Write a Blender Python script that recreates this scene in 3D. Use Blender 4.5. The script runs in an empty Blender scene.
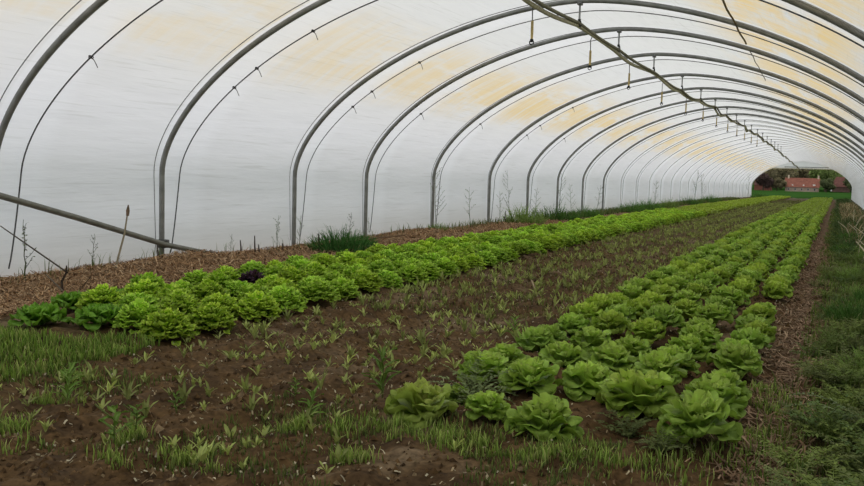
import bpy, math, random
import numpy as np
from mathutils import Matrix, Vector
RS = np.random.RandomState(7)
rnd = random.Random(11)
COL = bpy.context.scene.collection
PI = math.pi

# ------------------------------------------------------------------ camera numbers and the gentle bend of the tunnel
F_PX, YAW, PITCH, ROLL, CX, CH = 858.5, 0.43634, 0.081292, -0.028923, 2.87345, 1.0808
def wz(y): return -0.029865e-3 * y * abs(y)
def wx(y): return 0.025494e-3 * y * abs(y)
HALF, APEX, LEG, EXPN = 4.0, 3.169, 1.004, 1.681
HOOPS = [5.356, 7.49, 10.117, 12.153, 14.716, 17.622, 20.223, 22.727, 25.287]
while len(HOOPS) < 31: HOOPS.append(HOOPS[-1] + 2.532)
END = HOOPS[-1] + 0.1
YMIN = -4.0

# ------------------------------------------------------------------ noise helpers
_tab = np.random.RandomState(3).rand(256, 256)
def vnoise(x, y, s=1.0, o=0):
    x = np.asarray(x, float) * s + 37.3 * o + 1000; y = np.asarray(y, float) * s + 11.7 * o + 1000
    xi = np.floor(x).astype(int); yi = np.floor(y).astype(int)
    fx = x - xi; fy = y - yi
    fx = fx * fx * (3 - 2 * fx); fy = fy * fy * (3 - 2 * fy)
    a = _tab[xi % 256, yi % 256]; b = _tab[(xi + 1) % 256, yi % 256]
    c = _tab[xi % 256, (yi + 1) % 256]; d = _tab[(xi + 1) % 256, (yi + 1) % 256]
    return (a * (1 - fx) + b * fx) * (1 - fy) + (c * (1 - fx) + d * fx) * fy
def sstep(a, b, x):
    t = np.clip((np.asarray(x, float) - a) / (b - a), 0, 1); return t * t * (3 - 2 * t)
def bump(x, c, w): return np.exp(-((np.asarray(x, float) - c) / w) ** 2)

def gh(x, y):
    """height of the soil above the tunnel's floor level (before the bend)"""
    x = np.asarray(x, float); y = np.asarray(y, float)
    h = 0.035 * (vnoise(x, y, 2.3) - .5) + 0.045 * (vnoise(x, y, 6, 1) - .5) + 0.038 * (vnoise(x, y, 15, 2) - .5) + .022 * (vnoise(x, y, 34, 3) - .5)
    smooth = np.clip(bump(x, 2.70, .08) + sstep(-2.1, -2.4, x), 0, 1)
    h = h * (1 - .5 * smooth)
    h = h + .03 * bump(x, -1.4, .8) + .03 * bump(x, 1.85, .7) - .02 * bump(x, .1, .7)
    h = h - .03 * bump(x, 2.70, .12) + .06 * sstep(2.9, 3.4, x)
    # furrow lines
    h = h + .02 * np.sin(x * 13 + 2 * vnoise(x, y, .8)) * bump(x, .2, .9)
    # straw mounds along the left wall
    m = .02 + .08 * bump(y, 7.0, .9) + .03 * bump(y, 6.9, 1.2) + .03 * bump(y, 5.9, .5) + .01 * bump(y, 10, 1.2) + .11 * bump(y, 12.6, 1.0) + .05 * bump(y, 16.5, 1.5)
    m = m * (1 - sstep(18, 24, y) * .6)
    h = h + m * bump(x, -3.15, .55) * (.7 + .6 * vnoise(x, y, 3, 5))
    return h
def G(x, y): return float(gh(x, y))
def P(x, y, z=0.0, ground=True):
    """a world point standing on the soil"""
    return (x + wx(y), y, (G(x, y) if ground else 0) + z + wz(y))

# ------------------------------------------------------------------ mesh builder
class MB:
    def __init__(s): s.v = []; s.f = []; s.n = []; s.c = []; s.k = 0
    def add(s, V, Fq, C):
        """V (n,3); Fq (m,k) one size of face; C (3,) or (n,3)"""
        V = np.asarray(V, float).reshape(-1, 3); Fq = np.asarray(Fq, int)
        C = np.asarray(C, float)
        if C.ndim == 1: C = np.tile(C, (len(V), 1))
        s.v.append(V); s.f.append((Fq + s.k).ravel()); s.n.append(np.full(len(Fq), Fq.shape[1])); s.c.append(C); s.k += len(V)
    def grid(s, Gd, C, closed=False):
        a, b = Gd.shape[:2]
        i, j = np.meshgrid(np.arange(a - 1), np.arange(b if closed else b - 1), indexing='ij')
        j2 = (j + 1) % b
        q = np.stack([i * b + j, i * b + j2, (i + 1) * b + j2, (i + 1) * b + j], -1).reshape(-1, 4)
        if np.asarray(C).ndim == 3: C = np.asarray(C).reshape(-1, 3)
        s.add(Gd.reshape(-1, 3), q, C)
    def tube(s, pts, r, C, seg=6, cap=True):
        pts = np.asarray(pts, float); n = len(pts)
        r = np.full(n, r) if np.isscalar(r) else np.asarray(r, float)
        t = np.gradient(pts, axis=0); t /= np.linalg.norm(t, axis=1)[:, None] + 1e-12
        ref = np.array([0, 0, 1.]) if abs(t[0][2]) < .9 else np.array([0, 1., 0])
        u = np.cross(t[0], ref); u /= np.linalg.norm(u)
        rings = []
        for i in range(n):
            u = u - t[i] * (u @ t[i]); u /= np.linalg.norm(u) + 1e-12
            w = np.cross(t[i], u)
            a = np.arange(seg) * 2 * PI / seg
            rings.append(pts[i] + r[i] * (np.cos(a)[:, None] * u + np.sin(a)[:, None] * w))
        s.grid(np.array(rings), C, closed=True)
        if cap:
            s.add(rings[0], [list(range(seg))[::-1]], C); s.add(rings[-1], [list(range(seg))], C)
    def box(s, c, d, C, rz=0):
        x, y, z = [q / 2 for q in d]
        V = np.array([[i * x, j * y, k * z] for i in (-1, 1) for j in (-1, 1) for k in (-1, 1)])
        cs, sn = math.cos(rz), math.sin(rz)
        V = V @ np.array([[cs, sn, 0], [-sn, cs, 0], [0, 0, 1]]) + np.array(c)
        s.add(V, [[0, 1, 3, 2], [4, 6, 7, 5], [0, 4, 5, 1], [2, 3, 7, 6], [0, 2, 6, 4], [1, 5, 7, 3]], C)
    def merge(s, o, M=None, off=None, scale=1.0, rz=0.0, ctint=1.0):
        V = np.concatenate(o.v); cs, sn = math.cos(rz), math.sin(rz)
        V = (V * scale) @ np.array([[cs, sn, 0], [-sn, cs, 0], [0, 0, 1]]) + np.array(off)
        s.v.append(V); s.f.append(np.concatenate(o.f) + s.k); s.n.append(np.concatenate(o.n)); s.c.append(np.clip(np.concatenate(o.c) * ctint, 0, 1)); s.k += len(V)
    def mesh(s, name, mat, smooth=True):
        me = bpy.data.meshes.new(name)
        V = np.concatenate(s.v); Fv = np.concatenate(s.f); N = np.concatenate(s.n); C = np.concatenate(s.c)
        me.vertices.add(len(V)); me.vertices.foreach_set('co', V.ravel())
        me.loops.add(len(Fv)); me.loops.foreach_set('vertex_index', Fv.astype(np.int32))
        me.polygons.add(len(N)); st = np.concatenate([[0], np.cumsum(N)[:-1]])
        me.polygons.foreach_set('loop_start', st.astype(np.int32)); me.polygons.foreach_set('loop_total', N.astype(np.int32))
        me.polygons.foreach_set('use_smooth', np.full(len(N), smooth))
        a = me.color_attributes.new('Col', 'FLOAT_COLOR', 'POINT')
        a.data.foreach_set('color', np.concatenate([C, np.ones((len(C), 1))], 1).ravel().astype(np.float32))
        me.update(calc_edges=True); me.validate()
        me.materials.append(mat)
        return me
    def obj(s, name, mat, parent=None, smooth=True):
        return link(name, s.mesh(name, mat, smooth), parent)

def link(name, data, parent=None, loc=None):
    o = bpy.data.objects.new(name, data); COL.objects.link(o)
    if parent: o.parent = parent
    if loc is not None: o.location = loc
    return o
def tag(o, label=None, cat=None, group=None, kind=None):
    if label: o['label'] = label
    if cat: o['category'] = cat
    if group: o['group'] = group
    if kind: o['kind'] = kind
    return o
def dup(src, parent=None, loc=None, rz=0, sc=1.0):
    """copy a thing with its parts and sub-parts"""
    c = src.copy(); COL.objects.link(c)
    for k in ('label', 'category', 'group'):
        if k in c: del c[k]
    if parent: c.parent = parent
    if loc is not None:
        c.location = loc; c.rotation_euler = (0, 0, rz); c.scale = (sc, sc, sc)
    for ch in src.children: dup(ch, c)
    return c

# ------------------------------------------------------------------ materials
def newmat(name):
    m = bpy.data.materials.new(name); m.use_nodes = True
    nt = m.node_tree; nt.nodes.clear(); out = nt.nodes.new('ShaderNodeOutputMaterial'); return m, nt, out
def nd(nt, t, **k):
    n = nt.nodes.new(t)
    for a, b in k.items():
        if a.startswith('i_'): n.inputs[a[2:].replace('_', ' ')].default_value = b
        else: setattr(n, a, b)
    return n
def mix(nt, a, b, fac, mode='MIX'):
    m = nt.nodes.new('ShaderNodeMix'); m.data_type = 'RGBA'; m.blend_type = mode
    for sock, val in ((m.inputs[6], a), (m.inputs[7], b), (m.inputs[0], fac)):
        if hasattr(val, 'is_linked') or hasattr(val, 'links'): nt.links.new(val, sock)
        elif isinstance(val, (int, float)): sock.default_value = val
        else: sock.default_value = (*val, 1)
    return m.outputs[2]
def mathn(nt, op, a, b=0.0, clamp=False):
    m = nt.nodes.new('ShaderNodeMath'); m.operation = op; m.use_clamp = clamp
    for sock, val in ((m.inputs[0], a), (m.inputs[1], b)):
        if isinstance(val, (int, float)): sock.default_value = val
        else: nt.links.new(val, sock)
    return m.outputs[0]
def noise(nt, scale, detail=3, vec=None, rough=.5):
    n = nd(nt, 'ShaderNodeTexNoise'); n.inputs['Scale'].default_value = scale; n.inputs['Detail'].default_value = detail
    n.inputs['Roughness'].default_value = rough
    if vec is not None: nt.links.new(vec, n.inputs['Vector'])
    return n.outputs['Fac']
def ramp(nt, fac, stops):
    r = nt.nodes.new('ShaderNodeValToRGB'); e = r.color_ramp.elements
    while len(e) < len(stops): e.new(.5)
    for q, (p, c) in zip(e, stops): q.position = p; q.color = (*c, 1) if not isinstance(c, (int, float)) else (c, c, c, 1)
    nt.links.new(fac, r.inputs[0]); return r.outputs[0]

def leaf_mat(name, trans=.35, rough=.45, gain=1.0, spec=.3, objvar=.12, nscale=30):
    m, nt, out = newmat(name); L = nt.links.new
    a = nd(nt, 'ShaderNodeAttribute', attribute_name='Col')
    oi = nd(nt, 'ShaderNodeObjectInfo')
    tc = nd(nt, 'ShaderNodeTexCoord')
    nz = noise(nt, nscale, 3, tc.outputs['Object'])
    g = mathn(nt, 'MULTIPLY_ADD', nz, .7); g.node.inputs[2].default_value = .65
    v = mathn(nt, 'MULTIPLY_ADD', oi.outputs['Random'], objvar * 2); v.node.inputs[2].default_value = (1 - objvar) * gain
    gv = mathn(nt, 'MULTIPLY', g, v)
    comb = nd(nt, 'ShaderNodeCombineColor')
    for i in range(3): L(gv, comb.inputs[i])
    c = mix(nt, a.outputs['Color'], comb.outputs[0], 1.0, 'MULTIPLY')
    p = nd(nt, 'ShaderNodeBsdfPrincipled'); L(c, p.inputs['Base Color'])
    p.inputs['Roughness'].default_value = rough; p.inputs['Specular IOR Level'].default_value = spec
    bp = nd(nt, 'ShaderNodeBump'); bp.inputs['Strength'].default_value = .35; bp.inputs['Distance'].default_value = .004
    L(noise(nt, 90, 2, tc.outputs['Object']), bp.inputs['Height']); L(bp.outputs[0], p.inputs['Normal'])
    t = nd(nt, 'ShaderNodeBsdfTranslucent'); L(mix(nt, c, (1.0, 1.0, .45), .6, 'MULTIPLY'), t.inputs['Color'])
    ms = nd(nt, 'ShaderNodeMixShader'); ms.inputs[0].default_value = trans
    L(p.outputs[0], ms.inputs[1]); L(t.outputs[0], ms.inputs[2]); L(ms.outputs[0], out.inputs[0])
    return m
def flat_mat(name, rough=.8, metal=0.0, spec=.3, var=.35, nscale=25, bstr=.2):
    m, nt, out = newmat(name); L = nt.links.new
    a = nd(nt, 'ShaderNodeAttribute', attribute_name='Col'); tc = nd(nt, 'ShaderNodeTexCoord')
    nz = noise(nt, nscale, 4, tc.outputs['Object'])
    g = ramp(nt, nz, [(.3, 1 - var), (.7, 1 + var * .3)])
    c = mix(nt, a.outputs['Color'], g, 1.0, 'MULTIPLY')
    p = nd(nt, 'ShaderNodeBsdfPrincipled'); L(c, p.inputs['Base Color'])
    p.inputs['Roughness'].default_value = rough; p.inputs['Metallic'].default_value = metal; p.inputs['Specular IOR Level'].default_value = spec
    if bstr:
        bp = nd(nt, 'ShaderNodeBump'); bp.inputs['Strength'].default_value = bstr; bp.inputs['Distance'].default_value = .005
        L(nz, bp.inputs['Height']); L(bp.outputs[0], p.inputs['Normal'])
    L(p.outputs[0], out.inputs[0]); return m

def film_mat():
    m, nt, out = newmat('polythene_film'); L = nt.links.new
    a = nd(nt, 'ShaderNodeAttribute', attribute_name='Col')     # r = place within the bay, g = way round the arch, b = distance along
    sp = nd(nt, 'ShaderNodeSeparateColor'); L(a.outputs['Color'], sp.inputs[0])
    ph, an, yl = sp.outputs[0], sp.outputs[1], sp.outputs[2]
    def vec(x, sx, y, sy, k=0.0):
        c = nd(nt, 'ShaderNodeCombineXYZ'); L(mathn(nt, 'MULTIPLY', x, sx), c.inputs[0]); L(mathn(nt, 'MULTIPLY', y, sy), c.inputs[1]); c.inputs[2].default_value = k
        return c.outputs[0]
    # sheet colour: cool white low down, creamy near the top
    base = ramp(nt, an, [(0.0, (.72, .72, .73)), (.05, (.80, .80, .82)), (.16, (.79, .79, .81)), (.27, (.78, .77, .74)), (.42, (.77, .78, .78)), (.6, (.75, .76, .74)), (.78, (.70, .71, .70)), (1.0, (.66, .67, .67))])
    # ripple shading put into the colour along the sheet, and drips running round it
    along = noise(nt, 1.0, 4, vec(yl, 95, an, 70), .55)         # stretched along the tunnel
    around = noise(nt, 1.0, 4, vec(yl, 900, an, 16, 3.1), .6)    # stretched round the arch
    w = ramp(nt, an, [(.45, 0.0), (.6, 1.0)])
    streak = mix(nt, along, around, w)
    base = mix(nt, base, ramp(nt, streak, [(.3, (.90, .90, .90)), (.5, (1, 1, 1)), (.75, (1.04, 1.04, 1.04))]), mix(nt, (.35, .35, .35), (1, 1, 1), w), 'MULTIPLY')
    fine = ramp(nt, noise(nt, 1.0, 3, vec(yl, 110, an, 420, 7.7), .55), [(.32, (.84, .84, .82)), (.40, (1, 1, 1)), (.62, (1, 1, 1)), (.68, (1.05, 1.05, 1.05))])
    base = mix(nt, base, fine, .6, 'MULTIPLY')
    # ochre algae stains: two bands along the sheet, missing near each hoop
    bandL = ramp(nt, an, [(.20, 0), (.245, .9), (.30, .9), (.36, 0)])
    bandR = ramp(nt, an, [(.60, 0), (.665, 1), (.74, 1), (.80, 0)])
    band = mathn(nt, 'ADD', bandL, bandR, True)
    blot = ramp(nt, noise(nt, 1.0, 4, vec(yl, 60, an, 26, 1.3), .6), [(.36, 0.0), (.52, 1.0)])
    stre = ramp(nt, noise(nt, 1.0, 4, vec(yl, 700, an, 9, 5), .6), [(.34, .35), (.58, 1.0)])
    gap = ramp(nt, ph, [(.0, .10), (.13, .12), (.27, 1.0), (.92, 1.0), (1.0, .25)])
    st = mathn(nt, 'MULTIPLY', mathn(nt, 'MULTIPLY', band, blot), mathn(nt, 'MULTIPLY', stre, gap))
    base = mix(nt, base, (.82, .63, .31), mathn(nt, 'MULTIPLY', st, mathn(nt, 'MULTIPLY', mathn(nt, 'MAXIMUM', ramp(nt, yl, [(.12, .45), (.2, 1.0)]), w), .92)))
    # the sheet doubled beside each hoop reads a little whiter, its seam darker
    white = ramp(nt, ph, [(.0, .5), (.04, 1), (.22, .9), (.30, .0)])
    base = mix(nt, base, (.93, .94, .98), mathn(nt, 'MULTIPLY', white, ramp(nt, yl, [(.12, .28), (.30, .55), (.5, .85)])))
    # soil splash at the foot
    foot = ramp(nt, an, [(.0, 1.0), (.018, .5), (.06, 0)])
    base = mix(nt, base, (.50, .46, .38), mathn(nt, 'MULTIPLY', foot, .75))
    d = nd(nt, 'ShaderNodeBsdfDiffuse'); t = nd(nt, 'ShaderNodeBsdfTranslucent'); tr = nd(nt, 'ShaderNodeBsdfTransparent')
    L(base, d.inputs[0]); L(base, t.inputs[0]); L(base, tr.inputs[0])
    bp = nd(nt, 'ShaderNodeBump'); bp.inputs['Strength'].default_value = .5; bp.inputs['Distance'].default_value = .03
    L(streak, bp.inputs['Height']); L(bp.outputs[0], d.inputs['Normal']); L(bp.outputs[0], t.inputs['Normal'])
    m1 = nd(nt, 'ShaderNodeMixShader'); m1.inputs[0].default_value = .68; L(d.outputs[0], m1.inputs[1]); L(t.outputs[0], m1.inputs[2])
    m2 = nd(nt, 'ShaderNodeMixShader'); m2.inputs[0].default_value = .015; L(m1.outputs[0], m2.inputs[1]); L(tr.outputs[0], m2.inputs[2])
    L(m2.outputs[0], out.inputs[0]); return m

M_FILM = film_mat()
M_LET = leaf_mat('lettuce_leaf', .25, .5, 1.12, .22)
M_WEED = leaf_mat('weed_leaf', .25, .7, 1.15, .08, .25)
M_GRASS = leaf_mat('grass_blade', .25, .7, 1.1, .06, 0)
M_DRY = flat_mat('dry_straw', .9, 0, .1)
M_WOOD = flat_mat('stick_bark', .9, 0, .1)
M_STEEL = flat_mat('galvanised_steel', .55, .3, .4, .3, 8, .1)
M_PALE = flat_mat('far_hoop_lightened', .8, 0, .2, .1, 8, 0)  # far hoops' brightness painted as a pale copy of the steel
M_CORD = flat_mat('cord_fibre', .9, 0, .1)
M_SOIL = flat_mat('soil', .95, 0, .15, .5, 38, 1.0)
M_HOUSE = flat_mat('masonry', .9, 0, .1, .3, 1.5)
M_TREE = leaf_mat('tree_leaf', .15, .7, 1.0, .1, .2, 1)
M_FIELD = flat_mat('field_grass', 1, 0, 0, .4, .35, 0)

# ------------------------------------------------------------------ the setting: floor
def build_floor():
    ys = [YMIN]
    while ys[-1] < END + .2:
        y = ys[-1]; ys.append(y + (.12 if y < 1.4 else max(.026, .0062 * abs(y))))
    ys = np.array(ys); xs = np.linspace(-4.12, 4.12, 250)
    Y, X = np.meshgrid(ys, xs, indexing='ij')
    Z = gh(X, Y)
    soil = np.array([.120, .072, .032]); pale = np.array([.22, .16, .10]); straw = np.array([.24, .15, .08]); green = np.array([.06, .075, .022]); dark = np.array([.052, .032, .018]); path = np.array([.17, .105, .062])
    n1 = vnoise(X, Y, 1.1, 8); n2 = vnoise(X, Y, 7, 9); n3 = vnoise(X, Y, 25, 10)
    C = soil + (pale - soil) * (sstep(.5, .8, .6 * n1 + .4 * n2) * .8)[..., None]
    C = C + (dark - C) * (sstep(.5, .75, 1 - n2) * .6)[..., None]
    k = bump(X, -.3, .8) * bump(Y, 3.3, .9) * sstep(.3, .6, n1) * .5
    C = C + (pale - C) * k[..., None]
    k = (sstep(-2.0, -2.4, X) * .95)
    C = C + (straw * (.6 + .8 * n3[..., None]) - C) * k[..., None]
    k = bump(X, 2.69, .07) * .8 * sstep(3.2, 4.5, Y)
    C = C + (path - C) * k[..., None]
    k = np.clip(sstep(2.78, 2.95, X) + bump(X, -1.9, .9) * bump(Y, 3.0, .75), 0, 1) * .8
    C = C + (green - C) * k[..., None]
    k = sstep(9, 30, Y) * sstep(1.15, 1.0, X) * sstep(-.7, -.55, X) * .5
    C = C + (np.array([.10, .085, .035]) - C) * k[..., None]
    k = sstep(-3.3, -3.6, X) * sstep(14, 22, Y) * .7
    C = C + (green * 1.4 - C) * k[..., None]
    C = C * (.8 + .45 * n3[..., None])
    b = MB(); b.grid(np.stack([X + wx(1) * 0 + 0.025494e-3 * Y * np.abs(Y), Y, Z - 0.029865e-3 * Y * np.abs(Y)], -1), np.clip(C, 0, 1))
    tag(b.obj('floor', M_SOIL), kind='structure')
build_floor()

# ------------------------------------------------------------------ hoop curve
def arch_curve(off=0.0, m=90, drop=0.0):
    th = np.linspace(0, PI, 2000); c = np.cos(th); s_ = np.sin(th)
    x = -(HALF + off) * np.sign(c) * np.abs(c) ** (2 / EXPN); z = LEG + (APEX + off - LEG) * np.abs(s_) ** (2 / EXPN)
    x = np.concatenate([[-(HALF + off)], x, [HALF + off]]); z = np.concatenate([[-.15 - drop], z, [-.15 - drop]]); th = np.concatenate([[0], th, [PI]])
    d = np.concatenate([[0], np.cumsum(np.hypot(np.diff(x), np.diff(z)))])
    q = np.linspace(0, d[-1], m)
    return np.interp(q, d, x), np.interp(q, d, z), q / d[-1]

def build_film():
    cx, cz, q = arch_curve(.04, 110)
    ys = [YMIN]; ph = [0]
    knots = [YMIN, -2.3, .25, 2.8] + HOOPS
    ys = []; ph = []
    for a, b in zip(knots[:-1], knots[1:]):
        for k in range(10): ys.append(a + (b - a) * k / 10); ph.append(k / 10)
    ys.append(knots[-1] + .08); ph.append(0)
    ys = np.array(ys); ph = np.array(ph)
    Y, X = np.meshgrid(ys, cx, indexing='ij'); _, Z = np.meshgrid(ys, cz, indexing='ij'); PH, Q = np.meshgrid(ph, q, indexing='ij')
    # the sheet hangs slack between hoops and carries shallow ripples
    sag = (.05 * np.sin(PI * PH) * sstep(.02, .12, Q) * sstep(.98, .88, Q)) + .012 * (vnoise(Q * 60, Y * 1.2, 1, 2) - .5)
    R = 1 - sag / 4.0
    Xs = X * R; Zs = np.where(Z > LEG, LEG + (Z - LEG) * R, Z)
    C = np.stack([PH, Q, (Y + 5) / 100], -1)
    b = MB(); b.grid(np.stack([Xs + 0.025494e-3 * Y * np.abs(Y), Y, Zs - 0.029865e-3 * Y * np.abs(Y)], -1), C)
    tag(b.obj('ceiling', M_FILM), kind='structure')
    # gable above the far opening: film over a flat lintel
    def gable(name, y, zlow):
        b = MB(); cx2, cz2, q2 = arch_curve(.04, 200)
        rows = []
        for x, z, t in zip(cx2, cz2, q2):
            lo = zlow if zlow is not None else -.15
            if z <= lo: continue
            rows.append([[x + wx(y), y, lo + wz(y) + (z - lo) * k / 6] for k in range(7)])
        A = np.array(rows); C = np.zeros(A.shape); C[..., 0] = .5; C[..., 1] = .5; C[..., 2] = (A[..., 0] + 5) / 100
        b.grid(A, C); tag(b.obj(name, M_FILM), kind='structure')
    gable('wall_back', HOOPS[-1] + .06, 2.62)
    gable('wall_front_added', YMIN + .01, None)  # unseen end wall behind the camera, added to darken the foreground
build_film()
b = MB(); y = HOOPS[-1] + .06
b.box((wx(y), y, 2.58 + wz(y)), (4.9, .07, .09), (.62, .60, .50)); b.box((wx(y) + .35, y - .1, 2.70 + wz(y)), (3.5, .05, .05), (.05, .05, .045))
tag(b.obj('trim_1', M_STEEL, smooth=False), kind='structure')

# ------------------------------------------------------------------ hoops
ORD = ['first', 'second', 'third', 'fourth', 'fifth', 'sixth', 'seventh', 'eighth', 'ninth', 'tenth', 'eleventh', 'twelfth', 'thirteenth', 'fourteenth', 'fifteenth', 'sixteenth', 'seventeenth', 'eighteenth', 'nineteenth', 'twentieth']
def ordn(i):
    if i < 20: return ORD[i]
    return {20: 'twenty-first', 21: 'twenty-second', 22: 'twenty-third', 23: 'twenty-fourth', 24: 'twenty-fifth', 25: 'twenty-sixth', 26: 'twenty-seventh', 27: 'twenty-eighth', 28: 'twenty-ninth', 29: 'thirtieth', 30: 'thirty-first'}[i]
cx, cz, q = arch_curve(0, 120)
b = MB(); b.tube(np.stack([cx, 0 * cx, cz], 1), .030, (.27, .275, .26), 10)
me_hoop = b.mesh('hoop_tube', M_STEEL)
b = MB(); b.tube(np.stack([cx, 0 * cx, cz], 1), .020, (.80, .81, .82), 10)
me_hoop2 = b.mesh('hoop_tube', M_PALE)
b = MB(); b.tube([(0, 0, 3.15), (0, 0, 2.93)], .012, (.30, .31, .30), 6); b.box((0, 0, 3.135), (.05, .085, .03), (.2, .2, .2))
me_hang = b.mesh('hanger', M_STEEL)
b = MB(); a = np.linspace(0, 2 * PI, 14); b.tube(np.stack([0 * a + .012, .035 * np.sin(a), 2.9 + .035 * np.cos(a)], 1), .007, (.05, .05, .05), 5); b.box((0.0, 0, 2.94), (.03, .03, .03), (.05, .05, .05))
me_clip = b.mesh('pipe_clip', M_CORD)
def hoop_label(i):
    if i == 0: return 'nearest steel hoop, curving through the top left corner'
    if i == 1: return 'second nearest steel hoop, its foot crossed by the diagonal brace'
    if i == 30: return 'last steel hoop, framing the open far end of the tunnel'
    return '%s steel hoop of the tunnel counted from the camera' % ordn(i)
for i, t in enumerate(HOOPS):
    h = link('hoop', None, None, (wx(t), t, wz(t))); tag(h, hoop_label(i), 'hoop', 'steel hoops carrying the film')
    link('hoop_tube', me_hoop if i < 10 else me_hoop2, h)
    if i < 19: g = link('hanger', me_hang, h); link('pipe_clip', me_clip, g)

# cords over the film beside each hoop
def film_pt(qv, y, off=.055):
    cx, cz, q = film_pt.c
    return (np.interp(qv, q, cx) + wx(y), y, np.interp(qv, q, cz) + wz(y))
film_pt.c = arch_curve(-.012, 400)
def knot_mesh():
    b = MB(); a = np.linspace(0, 4 * PI, 26)
    b.tube(np.stack([.012 * np.cos(a), .018 * np.sin(a * 1.3), .012 * np.sin(a)], 1), .004, (.06, .06, .055), 5)
    b.tube([(0, 0, 0), (.02, .02, -.03), (.03, .05, -.09)], .004, (.06, .06, .055), 5); return b.mesh('knot', M_CORD)
me_knot = knot_mesh()
def cord(i, y0, y1, label, group, r=.006, knots=(), col=(.16, .165, .165)):
    qs = np.linspace(.02, .98, 130)
    b = MB(); pts = []
    for qv in qs:
        u = min(1, max(0, math.sin(PI * (qv - .02) / .96))) ** .8
        y = y0 + (y1 - y0) * u
        pts.append(film_pt(qv, y))
    b.tube(pts, r, col, 5)
    o = b.obj('cord', M_CORD); tag(o, label, 'cord', group)
    for kq in knots:
        k = link('knot', me_knot, o, pts[int((kq - .02) / .96 * 129)])
for i, t in enumerate([2.8] + HOOPS):
    if t > 34: break
    nm = 'nearest' if i == 1 else ordn(i - 1) if i else ''
    if i == 0:
        cord(i, t + .15, t + .85, 'dark knotted cord in the very top left corner above the nearest hoop', 'knotted cords on the film', .008, (.27, .22, .33), (.08, .08, .08)); continue
    cord(i, t + .13, t + .58, 'knotted cord lying on the film just beyond the %s steel hoop' % nm, 'knotted cords on the film', .0075 if i < 3 else .006, (.2, .235, .30) if i in (2, 3, 6) else ((.21,) if i < 8 else ()), (.13, .13, .13))
    if i < 8: cord(i, t - .10, t - .22, 'thin grey line close on the near side of the %s steel hoop' % nm, 'thin lines beside the hoops', .005, (), (.30, .30, .30))

# dark seam cord on the right half of the roof
b = MB(); pts = []
for k in range(40):
    y = 8.2 + 7.8 * k / 39; pts.append(film_pt(.655 - .012 * k / 39 + .0006 * math.sin(k * .9), y))
b.tube(pts[:18], .011, (.20, .15, .06), 5); b.tube(pts[20:], .006, (.16, .15, .12), 5)
tag(b.obj('cord', M_CORD), 'brownish cord running lengthwise on the right side of the roof film', 'cord')

# diagonal brace low on the left wall
def tube_obj(name, pts, r, col, mat, seg=8, parent=None):
    b = MB(); b.tube(pts, r, col, seg); return b.obj(name, mat, parent)
o = tube_obj('brace', [(-3.93, 4.2, 1.05), (-3.9, 5.36, .76), (-3.9, 6.23, .53), (-3.9, 7.43, .195), (-3.85, 8.15, .04), (-3.84, 8.3, -.02)], .030, (.22, .22, .19), M_STEEL, 10)
tag(o, 'grey steel brace slanting down the left wall into the straw', 'brace')
b = MB(); b.box((-3.94, 7.45, .2), (.09, .10, .09), (.12, .12, .11)); a = np.linspace(0, 2 * PI, 12)
b.tube(np.stack([-3.95 + .055 * np.cos(a), 7.45 + .055 * np.sin(a), 0 * a + .235], 1), .012, (.1, .1, .1), 6); b.obj('clamp', M_STEEL, o)

# ------------------------------------------------------------------ irrigation pipe under the ridge
PY = [2.0, 8.46, 10.1, 12.2, 14.76, 17.6, 20, 22.9, 25.5, 36.6, 50, 66, 80.5]; PZ = [2.86, 2.87, 2.91, 2.89, 2.87, 2.87, 2.92, 2.95, 2.96, 2.98, 2.84, 2.62, 2.4]
def pz(y): return float(np.interp(y, PY, PZ))
ir = link('irrigation_pipe', None, None, (0, 6, 2.87)); tag(ir, 'long irrigation pipe with a pale hose hung under the ridge of the hoops', 'pipe')
yy = np.arange(2.0, 80.6, .28)
def rz_(y, s): return np.array([math.sin(y * .9 + s) * .6 + math.sin(y * 1.7 + s * 2) * .4 for y in yy])
w = (.25 + .7 * sstep(15, 22, yy)) * .06
hk = np.array([2.8] + HOOPS); PHs = np.interp(yy, hk, np.arange(len(hk))) % 1.0; SAG = (.02 + .045 * sstep(14, 20, yy) - .03 * sstep(30, 50, yy)) * np.sin(PI * PHs) ** 1.2
A = np.stack([wx(1) * 0 + 0.025494e-3 * yy ** 2 + rz_(yy, 0) * w * .5, yy, np.array([pz(y) for y in yy]) - 0.029865e-3 * yy ** 2 + rz_(yy, 1) * w * .5 - SAG], 1) - np.array([0, 6, 2.87])
b = MB(); b.tube(A, .021, (.20, .19, .13), 8); b.obj('pipe', M_CORD, ir)
B = A + np.stack([-.035 + .02 * np.sin(yy * 1.3), 0 * yy, -.02 + .015 * np.cos(yy * 1.7)], 1)
b = MB(); b.tube(B, .025, (.50, .47, .32), 8); b.obj('hose', M_CORD, ir)

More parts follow.
